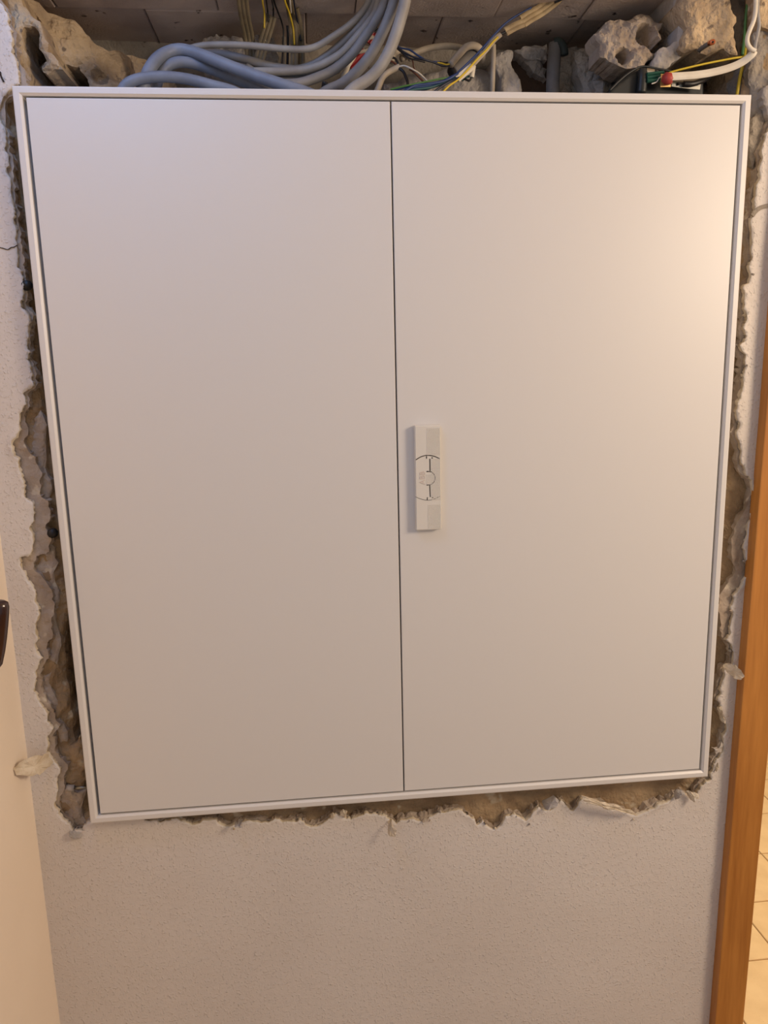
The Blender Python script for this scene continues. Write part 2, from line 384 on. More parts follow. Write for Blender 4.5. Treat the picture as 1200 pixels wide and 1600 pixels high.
# ------------------------------------------------------------------ room shell
wl = box('wall_left', XL-.1, XL, -.62, .05, ZF, ZC, M['paint_smooth'], kind='structure')
bm = box_bm(1.128, XR, YW+.0005, .17, ZF, ZC)
box_bm(XR, 2.4, YW+.0005, .17, 1.15, ZC, bm=bm); box_bm(1.98, 2.4, YW+.0005, .17, ZF, 1.15, bm=bm)
box_bm(XL-.1, 1.14, .33, .36, ZF, ZC, bm=bm)
bm_obj('wall_front', bm, M['paint'], kind='structure')
box('wall_right', 2.4, 2.5, -2.2, 2.9, ZF, ZC, M['paint_smooth'], kind='structure')
box('wall_far', .6, 2.4, 2.8, 2.9, ZF, ZC, M['paint_smooth'], kind='structure')
box('ceiling', XL-.1, 2.5, -2.2, 2.9, ZC, ZC+.1, M['paint_smooth'], kind='structure')
fl = box('floor', -1.6, 2.5, -2.2, 2.9, ZF-.1, ZF-.004, M['grout'], kind='structure')
tme = None
for i in range(-2, 5):
    for j in range(-1, 14):
        xa, ya = 1.571+.2065*(i-1), .481+.2045*(j-2)
        if tme is None:
            b2 = box_bm(.0018, .2047, .0018, .2027, -.02, 0, .0015, 1); tme = bpy.data.meshes.new('tile'); b2.to_mesh(tme); b2.free(); tme.materials.append(M['tile'])
        if xa < 1.16 and ya < .2: continue
        o = bpy.data.objects.new('tile', tme); COL.objects.link(o); o.location = (xa, ya, ZF); o.parent = fl

# door casing of beech, leaning a hair like in the photograph
def cas(name, x0, x1, y0, y1, z0, z1, bev, parent=None):
    bm = box_bm(x0, x1, y0, y1, z0, z1, bev, 2)
    for v in bm.verts: v.co.x += .0113*v.co.z
    return bm_obj(name, bm, M['wood'], parent)
door = cas('door_1', 1.1016, 1.158, 0, YW+.004, ZF, 1.14, .002); door['kind'] = 'structure'
cas('door_lining', 1.134, 1.158, YW+.002, .18, ZF, 1.14, .001, door)
cas('head_casing', 1.115, 2.0, .0005, YW+.004, 1.14, 1.20, .002, door)
cas('side_casing', 1.97, 2.03, 0, YW+.004, ZF, 1.14, .002, door)

# ------------------------------------------------------------------ cabinet
W_, H_ = 1.05, 1.10
cab = thing('electrical_cabinet', 'large white two-door metal distribution cabinet set into the torn wall', 'cabinet', (.525, .1, 0))
# frame: swept profile (d = distance in from the outer edge, y) with rounded outer edge and chamfered inner lip
prof = [(.0, .022), (.0, .0022), (.0006, .0007), (.0022, 0), (.0088, 0), (.0118, .0028), (.0118, .020)]
bm = bmesh.new(); rows = []
for d, y in prof:
    rows.append([bm.verts.new(c) for c in ((d, y, d), (W_-d, y, d), (W_-d, y, H_-d), (d, y, H_-d))])
rows.append(rows[0])
for A, B in zip(rows, rows[1:]):
    for k in range(4): bm.faces.new((A[k], A[(k+1) % 4], B[(k+1) % 4], B[k]))
bmesh.ops.recalc_face_normals(bm, faces=bm.faces[:])
frame = bm_obj('frame', bm, M['enamel'], cab)
bm = bmesh.new()
for a in ((.004, .010, .020, .235, .004, H_-.004), (W_-.010, W_-.004, .020, .235, .004, H_-.004), (.004, W_-.004, .020, .235, .004, .010),
          (.004, W_-.004, .020, .235, H_-.010, H_-.004), (.004, W_-.004, .232, .238, .004, H_-.004), (.010, .016, .0185, .03, .01, H_-.01), (.506, .522, .0185, .03, .01, H_-.01)):
    box_bm(*a, bm=bm)
bm_obj('body', bm, M['body'], cab)
def panel(x0, x1):
    bm = bmesh.new(); z0, z1 = .0145, 1.0862
    bb = box_bm(x0, x1, .0035, .0175, z0, z1); e = [e for e in bb.edges if all(abs(v.co.y-.0035) < 1e-5 for v in e.verts)]
    bmesh.ops.bevel(bb, geom=e, offset=.0011, segments=3, affect='EDGES', profile=.5)
    return bm_obj('door', bb, M['enamel'], cab)
d1 = panel(.0162, .5127); d1['label'] = 'left door leaf without a handle'
d2 = panel(.5149, 1.0350); d2['label'] = 'right door leaf carrying the handle'
# handle: slab with grooves cut by thin dark inlays, dimple field and raised letters
HX0, HX1, HZ0, HZ1, HY = .5395, .5805, .4652, .6282, -.0068
bb = box_bm(HX0, HX1, HY, .0036, HZ0, HZ1); bmesh.ops.bevel(bb, geom=[e for e in bb.edges], offset=.0013, segments=3, affect='EDGES')
hd = bm_obj('handle', bb, M['plastic'], cab)
def hp(px, py, y=HY): return at(px, py, y)
def ribbon(P, w, t=.00025, bm=None):
    bm = bm or bmesh.new()
    P = [Vector((p.x, HY, p.z)) for p in P]
    L_ = []
    for i, p in enumerate(P):
        t_ = (P[min(i+1, len(P)-1)]-P[max(i-1, 0)]).normalized(); s = Vector((-t_.z, 0, t_.x))
        L_.append([bm.verts.new(p+s*w/2+Vector((0, -t, 0))), bm.verts.new(p-s*w/2+Vector((0, -t, 0))), bm.verts.new(p-s*w/2+Vector((0, t, 0))), bm.verts.new(p+s*w/2+Vector((0, t, 0)))])
    for A, B in zip(L_, L_[1:]):
        for k in range(4): bm.faces.new((A[k], A[(k+1) % 4], B[(k+1) % 4], B[k]))
    bm.faces.new(L_[0]); bm.faces.new(L_[-1][::-1]); bmesh.ops.recalc_face_normals(bm, faces=bm.faces[:]); return bm
def zp(zx, zy): return hp(640+zx/14.55, 690+zy/14.55)     # closer look at the handle
G = bmesh.new()
ribbon(catmull([zp(140, 415), zp(260, 345), zp(400, 312), zp(560, 335), zp(690, 392)]), .0013, bm=G)
ribbon([zp(385, 330), zp(385, 388)], .0013, bm=G)
ribbon([zp(460, 390), zp(465, 670)], .0015, bm=G)
ribbon([zp(385, 680), zp(425, 680)], .0016, bm=G)
ribbon(catmull([zp(425, 678), zp(500, 695), zp(560, 755), zp(578, 830), zp(560, 905), zp(500, 965), zp(425, 985)]), .0011, bm=G)
ribbon([zp(385, 985), zp(425, 985)], .0016, bm=G)
ribbon([zp(458, 990), zp(470, 1260)], .0014, bm=G)
ribbon([zp(405, 1265), zp(400, 1325)], .0013, bm=G)
ribbon(catmull([zp(130, 1255), zp(260, 1305), zp(400, 1332), zp(540, 1312), zp(695, 1240)]), .0006, bm=G)
for q in ((512, 370), (520, 1278)):
    c = zp(*q); ribbon([c+Vector((-.0011, 0, 0)), c+Vector((.0011, 0, 0))], .0016, bm=G)
bm_obj('groove', G, M['groove'], hd, label='dark grooves round the swivel lock cover')
D = bmesh.new()
def dots(x0, x1, z0, z1, s=.0021):
    x = x0
    while x < x1:
        z = z0
        while z < z1:
            c = Vector((x, HY, z)); a = .00078
            v = [D.verts.new(c+Vector(k)) for k in ((-a, 0, -a), (a, 0, -a), (a, 0, a), (-a, 0, a))]; t = [D.verts.new(c+Vector((k[0]*.6, -.0006, k[1]*.6))) for k in ((-a, -a), (a, -a), (a, a), (-a, a))]
            D.faces.new(t[::-1])
            for k in range(4): D.faces.new((v[k], v[(k+1) % 4], t[(k+1) % 4], t[k]))
            z += s
        x += s
dots(.5590, .5785, .5835, .6245); dots(.5655, .5785, .5135, .5770); dots(.5595, .5785, .4690, .5060); dots(.5575, .5640, .5375, .5530, .0021)
bmesh.ops.recalc_face_normals(D, faces=D.faces[:])
bm_obj('dimple_field', D, M['plastic'], hd, kind='stuff')
cu = bpy.data.curves.new('t', 'FONT'); cu.body = 'ABB'; cu.size = .0115; cu.extrude = .0004; cu.align_x = 'CENTER'; cu.align_y = 'CENTER'; cu.offset = .00012
to = bpy.data.objects.new('t', cu); COL.objects.link(to); bpy.context.view_layer.update()
me = bpy.data.meshes.new_from_object(to.evaluated_get(bpy.context.evaluated_depsgraph_get())); bpy.data.objects.remove(to)
c = zp(295, 825)
me.transform(Matrix.Translation((c.x, HY-.00005, c.z)) @ Matrix.Rotation(math.pi/2, 4, 'Y').inverted() @ Matrix.Rotation(math.pi/2, 4, 'X'))
M['letter'] = mat('embossed_letter', (212, 198, 188), .5)
under(link('lettering', me, M['letter'], label='raised letters reading upwards'), hd)

# ------------------------------------------------------------------ plaster flakes lifted off the wall (parts of the wall)
def flake(P, yb, yf_, name='plaster_flake', th=.0028, m_=None, parent=None, curl=.4):
    """torn chip: outline in px; its points run from yb (attached) to yf_ (lifted) from first to last third"""
    n = len(P); bm = bmesh.new()
    Q = []
    for i, (px, py, k) in enumerate(P): Q.append(at(px, py, yb+(yf_-yb)*k))
    R_ = []
    for i in range(n):
        a, b_ = Q[i], Q[(i+1) % n]; R_.append(a)
        for t in (.33, .67):
            p = a.lerp(b_, t); R_.append(p+Vector((random.uniform(-1, 1), random.uniform(-1, 1)*.5, random.uniform(-1, 1)))*(a-b_).length*.09)
    c = sum(R_, Vector())/len(R_)
    lay = []
    for s, off in ((1, 0), (.72, -th*.9), (.4, -th*1.1)):
        lay.append([bm.verts.new(c+(p-c)*s+Vector((0, off+random.uniform(-1, 1)*th*.35, 0))) for p in R_])
    mid = bm.verts.new(c+Vector((0, -th*.9, 0)))
    bk = [bm.verts.new(c+(p-c)*.93+Vector((0, th, 0))) for p in R_]
    N_ = len(R_)
    for A, B in zip(lay, lay[1:]):
        for k in range(N_): bm.faces.new((A[k], A[(k+1) % N_], B[(k+1) % N_], B[k]))
    for k in range(N_):
        bm.faces.new((lay[-1][k], lay[-1][(k+1) % N_], mid)); bm.faces.new((lay[0][(k+1) % N_], lay[0][k], bk[k], bk[(k+1) % N_]))
    bm.faces.new(bk)
    bmesh.ops.recalc_face_normals(bm, faces=bm.faces[:])
    o = bm_obj(name, bm, M[m_ or 'torn']); o.parent = parent or wall_back; return o
flake([(84,1190,0),(76,1178,.1),(60,1180,.5),(40,1186,.8),(19,1200,1),(26,1211,1),(45,1213,.8),(62,1211,.5),(74,1200,.2)], YW, -.035)
flake([(108,1300,.6),(118,1297,0),(128,1300,0),(127,1310,.5),(116,1312,1),(108,1307,1)], YW, YW-.008, m_='gypsum')
flake([(366,1292,1),(369,1284,.3),(374,1280,.2),(380,1281,.4),(377,1287,1),(379,1293,1),(371,1294,1)], YW, YW-.018, m_='gypsum')
flake([(605,1282,0),(612,1280,.1),(612,1290,.6),(620,1297,1),(617,1308,1),(607,1305,.8),(606,1292,.4)], YW+.002, YW-.026)
flake([(654,1270,.2),(664,1266,.2),(672,1272,.4),(669,1283,.9),(660,1286,1),(655,1280,.6)], .04, .014, m_='render')
flake([(847,1252,.2),(856,1248,.4),(866,1243,.6),(874,1252,.9),(868,1262,1),(856,1266,.9),(849,1260,.4)], .032, .002, m_='gypsum')
flake([(908,1243,1),(925,1248,1),(945,1254,1),(970,1260,.9),(993,1271,.6),(984,1271,.7),(962,1264,1),(945,1264,1),(926,1256,1),(912,1252,1)], YW, YW-.022)
flake([(1053,1238,.3),(1058,1233,.6),(1066,1235,.9),(1071,1240,1),(1062,1246,.8),(1055,1250,.4)], YW+.004, YW-.014, m_='gypsum')
flake([(1070,1236,.4),(1078,1236,.8),(1092,1241,1),(1091,1248,1),(1084,1247,.7),(1086,1254,1),(1079,1250,.5)], YW, YW-.014)
flake([(1130,1038,0),(1139,1036,.1),(1150,1039,.5),(1158,1047,.8),(1163,1056,1),(1158,1062,1),(1147,1060,.8),(1138,1052,.4),(1131,1043,.2)], YW, -.030)
flake([(1112,1168,.9),(1116,1170,1),(1119,1178,1),(1128,1174,.6),(1131,1160,.3),(1127,1157,.2),(1122,1168,.5)], YW+.01, YW-.014, m_='gypsum')
flake([(1121,1105,.2),(1128,1104,.5),(1129,1118,.9),(1134,1131,1),(1127,1127,.7),(1124,1115,.3)], YW+.004, YW-.010)
flake([(1116,1195,.2),(1121,1190,.4),(1124,1200,.9),(1119,1206,.8)], YW+.006, YW-.006)
flake([(513,1278,.3),(520,1270,.7),(524,1274,.8),(518,1280,.4)], YW+.008, YW-.004)
flake([(528,1274,.3),(536,1265,.8),(543,1268,1),(541,1277,.6)], YW+.008, YW-.006)
for i in range(34):   # loose crumbs along the torn edge
    q = random.randrange(60, len(trace)-6); a, b_ = trace[q]; a += random.uniform(-5, 5); b_ += random.uniform(-5, 5); r = random.uniform(1.2, 3.2)
    if 100 < a < 330 and b_ > 1270: continue
    flake([(a+r*math.cos(t)*random.uniform(.6, 1.2), b_+r*math.sin(t)*random.uniform(.6, 1.2), random.random()) for t in np.linspace(0, 5.3, 6)], YW+.008, YW-.003, m_=random.choice(['torn', 'gypsum', 'render']), name='plaster_crumb', th=.0025)

# cracks in the paint
bm = tube_bm([at(a, b_, YW-.0004) for a, b_ in ((-4, 386), (5, 388), (12, 390), (17, 387), (22, 386), (27, 383))], .0006, 5); o = bm_obj('crack', bm, M['groove']); o.parent = wall_back
bm = tube_bm([at(a, b_, YW-.001) for a, b_ in ((1175, 337), (1182, 329), (1190, 324), (1202, 321), (1212, 320))], .003, 8, flat=(.0032, .0014, 1)); o = bm_obj('crack_filler', bm, M['cement']); o.parent = wall_back
bm = tube_bm([at(a, b_, YW-.001) for a, b_ in ((0, 112), (2, 120), (6, 128))], .0012, 5); o = bm_obj('crack', bm, M['groove']); o.parent = wall_back

# ------------------------------------------------------------------ broken masonry round the top of the niche (parts of the niche wall)
relief('brick', [(4,-30),(32,0),(60,18),(82,30),(112,32),(130,48),(152,63),(185,66),(222,68),(250,80),(262,110),(262,190),(20,190),(10,100)], .16, .26, [M['pale_brick']],
       amp=.009, sc=22, parent=niche, rnd=.016, tilt=(.75, 0), dents=[(172, 88, .020, .022), (50, 62, .022, .05), (56, 95, .022, .05), (150, 112, .010, .02)], gap=[(70,120),(84,113),(104,105),(121,101),(128,112),(136,128),(144,150),(140,168),(90,168),(76,140)], label='sandy broken brick filling the upper left corner').name = 'brick'
relief('brick', [(2,-40),(30,-6),(42,14),(60,30),(66,52),(72,78),(88,92),(96,106),(70,112),(62,104),(70,92),(60,75),(60,52),(48,38),(36,40),(33,55),(38,80),(44,110),(50,190),(22,190),(14,100)], .065, .24, [M['pale_brick']],
       amp=.005, sc=30, parent=niche, rnd=.010, label='sandy brick with a rounded channel broken into it')
# big hollow brick right of centre
relief('brick', [(934,46),(948,36),(952,28),(985,24),(1002,15),(1022,15),(1040,32),(1033,62),(1020,92),(1005,104),(985,108),(960,100),(948,90),(940,86)], .080, .135, [M['hollow']],
       amp=.008, sc=26, parent=niche, rnd=.012, tilt=(-.1, .3), dents=[(1011, 50, .013, .035), (1020, 70, .010, .028), (974, 88, .010, .028), (1000, 66, .010, .008)], label='broken pale hollow brick with two scooped channels')
relief('plaster_lump', [(905,72),(925,66),(940,70),(952,92),(972,104),(960,120),(948,190),(920,190),(918,130),(908,100)], .16, .25, [M['cement']], amp=.012, sc=20, parent=niche, rnd=.02)
relief('plaster_lump', [(868,96),(880,76),(905,68),(922,90),(926,130),(930,190),(872,190)], .20, .27, [M['cement']], amp=.012, sc=20, parent=niche, rnd=.02)
relief('plaster_lump', [(930,120),(950,106),(985,104),(1000,112),(975,120),(955,140),(945,190),(925,190)], .14, .2, [M['cement']], amp=.008, sc=20, parent=niche, rnd=.02)
relief('plaster_lump', [(776,84),(800,76),(803,86),(799,96),(806,110),(814,122),(818,190),(768,190),(770,100)], .19, .27, [M['gypsum']], amp=.004, sc=40, parent=niche, rnd=.006)
relief('plaster_lump', [(806,76),(822,70),(842,68),(856,66),(856,92),(846,92),(830,90),(816,84)], .20, .27, [M['gypsum']], amp=.006, sc=40, parent=niche, rnd=.008)
relief('plaster_lump', [(820,94),(832,90),(848,96),(856,106),(856,122),(842,114),(830,106)], .21, .27, [M['gypsum']], amp=.006, sc=40, parent=niche, rnd=.008)
relief('wood_block', [(800,84),(858,84),(858,190),(800,190)], .235, .27, [M['brick']], amp=.001, sc=40, parent=niche, rnd=.003, rag=.02).data.materials[0] = mat('dark_brown_board', (98, 74, 54), .8, (84, 62, 46), 20)
relief('plaster_lump', [(600,128),(640,112),(700,104),(770,112),(775,190),(590,190)], .22, .27, [M['gypsum']], amp=.006, sc=20, parent=niche, rnd=.012)
relief('plaster_lump', [(314,62),(322,56),(332,55),(338,52),(345,54),(350,52),(356,55),(360,57),(368,53),(376,53),(378,70),(392,56),(398,51),(406,52),(408,66),(422,60),(428,56),(432,72),(436,100),(430,118),(330,110),(310,90)], .195, .27, [M['gypsum']],
       amp=.006, sc=55, parent=niche, rnd=.010, rag=.25, label='white gypsum lump squeezed out behind the cables')
relief('plaster_lump', [(512,82),(524,76),(534,82),(536,92),(524,96),(514,98)], .2, .25, [M['cement']], amp=.003, parent=niche)
# upper right corner block
relief('brick', [(1076,-40),(1146,-40),(1147,10),(1148,40),(1153,70),(1156,84),(1110,81),(1075,78),(1066,70),(1078,40)], .045, .20, [M['pale_brick']],
       amp=.006, sc=28, parent=niche, rnd=.012, label='pale brick block lit warm in the upper right corner')
relief('plaster_lump', [(1062,-40),(1082,-40),(1080,35),(1074,76),(1058,92),(1040,106),(1022,104),(1026,88),(1040,70),(1060,62)], .062, .19, [M['gypsum']],
       amp=.004, sc=24, parent=niche, rnd=.012, label='smooth grey plaster flank of the corner block')
relief('plaster_lump', [(1140,-40),(1184,-40),(1184,60),(1186,120),(1188,190),(1160,190),(1155,110),(1156,84),(1150,60)], .075, .20, [M['cement']],
       amp=.004, sc=28, parent=niche, rnd=.010, dents=[(1140, 60, .01, .01)])
relief('plaster_lump', [(1184,-40),(1230,-40),(1230,190),(1178,190),(1177,150),(1172,120),(1176,90),(1180,50),(1186,30)], .036, .10, [M['cement']],
       amp=.005, sc=26, parent=niche, rnd=.008)
relief('plaster_lump', [(1188,-40),(1230,-40),(1230,54),(1200,42),(1190,38),(1186,10)], .024, .06, [M['pale_brick']], amp=.004, parent=niche, rnd=.006)
relief('plaster_lump', [(1194,138),(1212,130),(1212,190),(1200,178),(1195,162)], .020, .05, [M['gypsum']], amp=.002, parent=niche, rnd=.004)
relief('plaster_lump', [(1176,185),(1184,176),(1192,170),(1200,182),(1194,215),(1188,245),(1180,262),(1174,240),(1173,205)], .030, .06, [M['cement']], amp=.004, parent=niche, rnd=.006)
relief('plaster_lump', [(1020,104),(1060,86),(1156,84),(1168,100),(1160,190),(1000,190)], .20, .27, [M['cement']], amp=.006, parent=niche, rnd=.01)
# left strip: ledges of masonry inside the gap
relief('brick', [(52,655),(62,640),(70,690),(74,745),(78,770),(66,800),(60,818),(53,800),(44,775),(42,740),(40,700),(44,670)], .036, .07, [M['render']], amp=.003, parent=niche, rnd=.005)
relief('brick', [(60,835),(72,828),(78,850),(90,880),(92,940),(94,1000),(88,1040),(74,1030),(66,990),(74,950),(62,915),(52,890),(60,868)], .034, .07, [M['render']], amp=.003, parent=niche, rnd=.005)
relief('brick', [(84,1050),(92,1050),(96,1085),(108,1115),(110,1135),(98,1125),(88,1095),(84,1075)], .05, .09, [M['cement']], amp=.003, parent=niche, rnd=.005)
relief('brick', [(66,1055),(80,1050),(84,1085),(92,1110),(102,1140),(104,1160),(94,1162),(88,1130),(74,1105),(64,1085)], .034, .06, [M['render']], amp=.003, parent=niche, rnd=.005)
relief('brick', [(96,1170),(110,1166),(124,1150),(130,1180),(132,1215),(128,1235),(112,1232),(100,1222),(90,1205)], .036, .08, [M['masonry']], amp=.005, parent=niche, rnd=.006)
relief('brick', [(92,1232),(106,1228),(120,1240),(134,1236),(138,1290),(130,1296),(112,1288),(98,1272)], .030, .07, [M['render']], amp=.005, parent=niche, rnd=.006)

# ------------------------------------------------------------------ cables over the cabinet (each one a thing)
YB = .10
E0 = 175     # py where a cable has dropped into the cabinet's roof
cable('cable', [(206,176,.05),(222,140,.05),(232,112,.06),(246,92,.075),(264,81,.09),(285,78,.095),(312,85,.09),(350,100,.08),(400,119,.07),(445,134,.06),(490,150,.06),(520,172,.06)], .0088, 'cable_blue',
      'thick blue-grey cable forming the outermost left loop above the cabinet')
cable('cable', [(236,172,.08),(246,130,.08),(256,108,.085),(274,98,.09),(296,98,.095),(330,108,.10),(370,124,.10),(410,140,.09),(450,172,.09)], .0078, 'cable_blue',
      'blue-grey cable nested inside the outermost left loop')
cable('cable', [(182,172,.035),(192,140,.035),(206,127,.035),(232,121,.04),(262,120,.045),(295,124,.05),(330,133,.05),(370,145,.05),(410,172,.05)], .0074, 'cable_blue',
      'lowest blue-grey cable of the left bunch, skimming the cabinet top')
cable('cable', [(270,92,.13),(292,78,.13),(320,71,.125),(360,70,.12),(400,72,.12),(440,76,.12),(473,77,.12),(495,72,.12),(520,57,.115),(547,38,.11),(566,18,.105),(578,-4,.10),(586,-40,.095)], .0049, 'cable_pale',
      'thin pale grey cable running above all the others to the left')
cable('cable', [(322,84,.16),(345,84,.155),(380,92,.15),(420,103,.145),(445,107,.14),(467,108,.14),(493,99,.135),(520,80,.13),(547,56,.12),(567,36,.11),(582,10,.105),(592,-40,.10)], .0062, 'cable_grey',
      'grey cable curving just below the thin pale one')
cable('cable', [(395,112,.125),(430,112,.125),(470,110,.125),(495,104,.12),(515,95,.115),(535,82,.11),(553,63,.105),(573,39,.10),(588,16,.10),(600,-40,.095)], .0062, 'cable_pale',
      'grey cable catching warm light in the middle of the sweep')
cable('cable', [(385,104,.15),(405,116,.145),(430,122,.14),(455,121,.14),(475,114,.14),(500,106,.14),(520,92,.14)], .0056, 'cable_grey',
      'short length of grey cable tucked under the middle of the sweep')
cable('cable', [(395,172,.09),(410,142,.09),(430,133,.095),(467,130,.10),(493,122,.105),(520,110,.11),(547,88,.105),(567,62,.10),(584,36,.095),(598,10,.09),(612,-40,.085)], .0070, 'cable_grey',
      'grey cable dropping behind the cabinet edge below the warm lit one')
cable('cable', [(480,176,.09),(505,146,.09),(533,132,.095),(553,116,.10),(573,94,.10),(587,72,.095),(598,50,.09),(608,26,.085),(616,0,.08),(624,-40,.08)], .0080, 'cable_grey',
      'dark grey cable second from the right of the sweep')
cable('cable', [(520,176,.055),(548,142,.055),(575,124,.06),(594,104,.06),(608,80,.06),(619,52,.06),(628,22,.06),(634,-4,.06),(640,-40,.06)], .0086, 'cable_pale',
      'thick pale grey cable at the right end of the sweep')
# flat olive cables with loose wires
f1 = thing('flat_cable', 'olive flat cable hanging leftmost behind the grey cables', 'cable', tuple(at(380, 20, .15)))
cable('sheath', [(376,-40,.08),(379,0,.112),(383,30,.14),(389,60,.165),(392,95,.175),(394,150,.18)], 0, 'flat', flat=(.0088, .0022, 3), parent=f1)
f2 = thing('flat_cable', 'olive flat cable with stripped split top, second from the left', 'cable', tuple(at(420, 40, .15)))
cable('sheath', [(424,24,.15),(420,40,.155),(412,66,.16),(405,95,.165),(396,150,.17)], 0, 'flat', flat=(.0085, .0020, 3), parent=f2)
cable('wire', [(408,-40,.08),(410,0,.112),(413,20,.145),(413,44,.153)], .0013, 'wire_yellow', parent=f2)
cable('wire', [(413,-40,.08),(416,0,.112),(418,16,.145),(419,34,.150)], .0013, 'wire_black', parent=f2)
cable('wire', [(422,-40,.08),(425,0,.112),(427,12,.145),(427,26,.150)], .0013, 'wire_black', parent=f2)
f3 = thing('flat_cable', 'olive flat cable with a yellow wire lying along it', 'cable', tuple(at(456, 40, .15)))
cable('sheath', [(448,-12,.10),(455,22,.145),(459,50,.16),(460,80,.165),(459,150,.17)], 0, 'flat', flat=(.0062, .0020, 2), parent=f3)
cable('wire', [(440,-40,.08),(445,0,.108),(452,20,.135),(458,44,.156),(460,70,.160)], .0014, 'wire_yellow', parent=f3)
cable('wire', [(443,-40,.08),(447,-2,.108),(451,10,.13)], .0011, 'wire_black', parent=f3)
f4 = thing('flat_cable', 'dull flat cable with a dark blue wire, rightmost of the hanging ones', 'cable', tuple(at(466, 40, .15)))
cable('sheath', [(461,14,.14),(466,35,.155),(470,66,.17),(471,100,.175),(471,150,.175)], 0, 'flat', flat=(.0058, .0018, 2), parent=f4)
cable('wire', [(455,-40,.08),(459,0,.112),(462,20,.138),(467,44,.162),(470,64,.166)], .0013, 'wire_darkblue', parent=f4)
cable('wire', [(450,-40,.08),(453,0,.112),(454,10,.125),(455,20,.14)], .0014, 'wire_white', parent=f4)
cable('wire', [(422,-40,.08),(428,0,.116),(434,18,.135),(440,34,.155),(443,50,.165),(442,75,.17),(440,104,.175)], .0013, 'wire_black', 'loose black wire curving between the flat cables', 'wire')
cable('wire', [(449,40,.18),(450,60,.185),(449,100,.19),(448,140,.19)], .0020, 'wire_darkblue', 'dark blue wire hanging behind the yellow one', 'wire')
cable('cable', [(443,58,.20),(444,80,.20),(445,150,.20)], .0030, 'cable_beige', 'thin dusty cable standing between the hanging flat cables')
cable('wire', [(412,84,.17),(413,92,.17),(412,150,.17)], .0015, 'wire_black', 'short black wire beneath the stripped flat cable', 'wire')
# between the sweeping cables
rb = thing('terminal_block', 'red block glimpsed between the sweeping grey cables', 'terminal', tuple(at(557, 92, .15)))
def slab_between(name, a, b_, w, y, mt, parent): return cable(name, [(a[0], a[1], y), (b_[0], b_[1], y)], 0, mt, flat=(w, .003, 3), parent=parent)
slab_between('housing', (545, 103), (570, 80), .0085, .15, 'wire_red', rb)
slab_between('housing', (574, 66), (584, 50), .007, .155, 'wire_red', rb)
slab_between('clip', (560, 82), (578, 78), .002, .145, 'wire_white', rb)
slab_between('clip', (575, 60), (584, 58), .002, .145, 'wire_white', rb)
slab_between('cap', (583, 50), (590, 44), .004, .155, 'wire_black', rb)
cable('cable', [(533,150,.13),(536,122,.13),(541,110,.135),(545,100,.14),(554,88,.15),(566,78,.16)], .0040, 'cable_white', 'short white cable end beside the red block')
e = thing('conduit_end', 'black cable end poking up at the cabinet edge', 'cable', tuple(at(507, 130, .09)))
cable('sheath', [(505,170,.10),(506,140,.095),(508,128,.09)], .0042, 'wire_black', parent=e)
# right of the sweep: loose wires and stubs
cable('cable', [(626,92,.17),(650,82,.175),(672,75,.18),(700,72,.18),(724,76,.185),(738,84,.19)], .0050, 'cable_beige', 'beige cable arching low behind the dark blue wires')
b1 = thing('cable', 'beige cable with a sharp bend and cut-off stripped end', 'cable', tuple(at(725, 80, .15)))
cable('sheath', [(704,101,.13),(712,91,.135),(720,82,.14),(728,74,.145),(738,71,.15),(747,74,.16),(753,83,.17),(756,95,.18)], .0056, 'cable_beige', parent=b1)
cable('wire', [(706,99,.132),(698,101,.13),(690,99,.13),(683,98,.13)], .0012, 'wire_yellow', parent=b1)
cable('wire', [(706,98,.134),(696,98,.132),(688,97,.13)], .0012, 'wire_black', parent=b1)
cable('wire', [(612,60,.12),(620,72,.12),(632,82,.12),(648,90,.12),(662,93,.12),(676,97,.125),(692,103,.13),(702,102,.132)], .0015, 'wire_darkblue', 'dark blue wire running out from behind the thick cables', 'wire')
cable('wire', [(616,64,.13),(624,74,.13),(640,78,.13),(652,86,.13),(668,95,.13),(690,98,.135)], .0014, 'wire_blue', 'blue wire twisted above the dark blue one', 'wire')
cable('wire', [(614,70,.12),(628,82,.12),(640,91,.115),(652,94,.115),(664,97,.118)], .0013, 'wire_black', 'black wire sagging below the blue ones', 'wire')
cable('wire', [(641,90,.14),(645,96,.14),(646,104,.14),(650,112,.15)], .0010, 'wire_brown', 'thin brown wire dropping from the black one', 'wire')
cn = thing('conduit', 'grey conduit stub with an open round end', 'pipe', tuple(at(712, 112, .15)))
cable('tube', [(707,113,.14),(718,104,.15),(730,92,.165),(742,78,.18)], .0100, 'pipe', parent=cn, n=16)
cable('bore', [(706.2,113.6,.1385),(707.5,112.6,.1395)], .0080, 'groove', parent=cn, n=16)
st = thing('cable', 'beige cable rising from behind the edge with a stripped forked end', 'cable', tuple(at(605, 112, .12)))
cable('sheath', [(575,176,.11),(590,140,.11),(598,121,.115),(608,112,.12),(620,106,.12),(624,104,.12)], .0046, 'cable_beige', parent=st)
cable('wire', [(622,104,.119),(614,97,.12),(606,95,.12),(600,96,.12)], .0016, 'wire_brown', parent=st)
cable('wire', [(624,103,.119),(618,92,.12),(611,90,.12),(604,90,.12)], .0016, 'wire_black', parent=st)
cable('wire', [(622,105,.119),(630,112,.115),(634,120,.11),(637,130,.105),(637,150,.10)], .0022, 'wire_black', parent=st)
cable('wire', [(623,104,.118),(632,103,.115),(642,107,.11),(654,114,.11),(664,123,.11),(672,132,.105)], .0013, 'wire_white', parent=st)
cable('wire', [(640,108,.115),(648,114,.112),(658,124,.11),(668,134,.105)], .0015, 'wire_brown', parent=st)
cable('cable', [(610,98,.15),(616,84,.15),(626,78,.155),(636,82,.16),(642,92,.17)], .0050, 'cable_beige', 'stubby beige cable loop beside the thick pale cable')
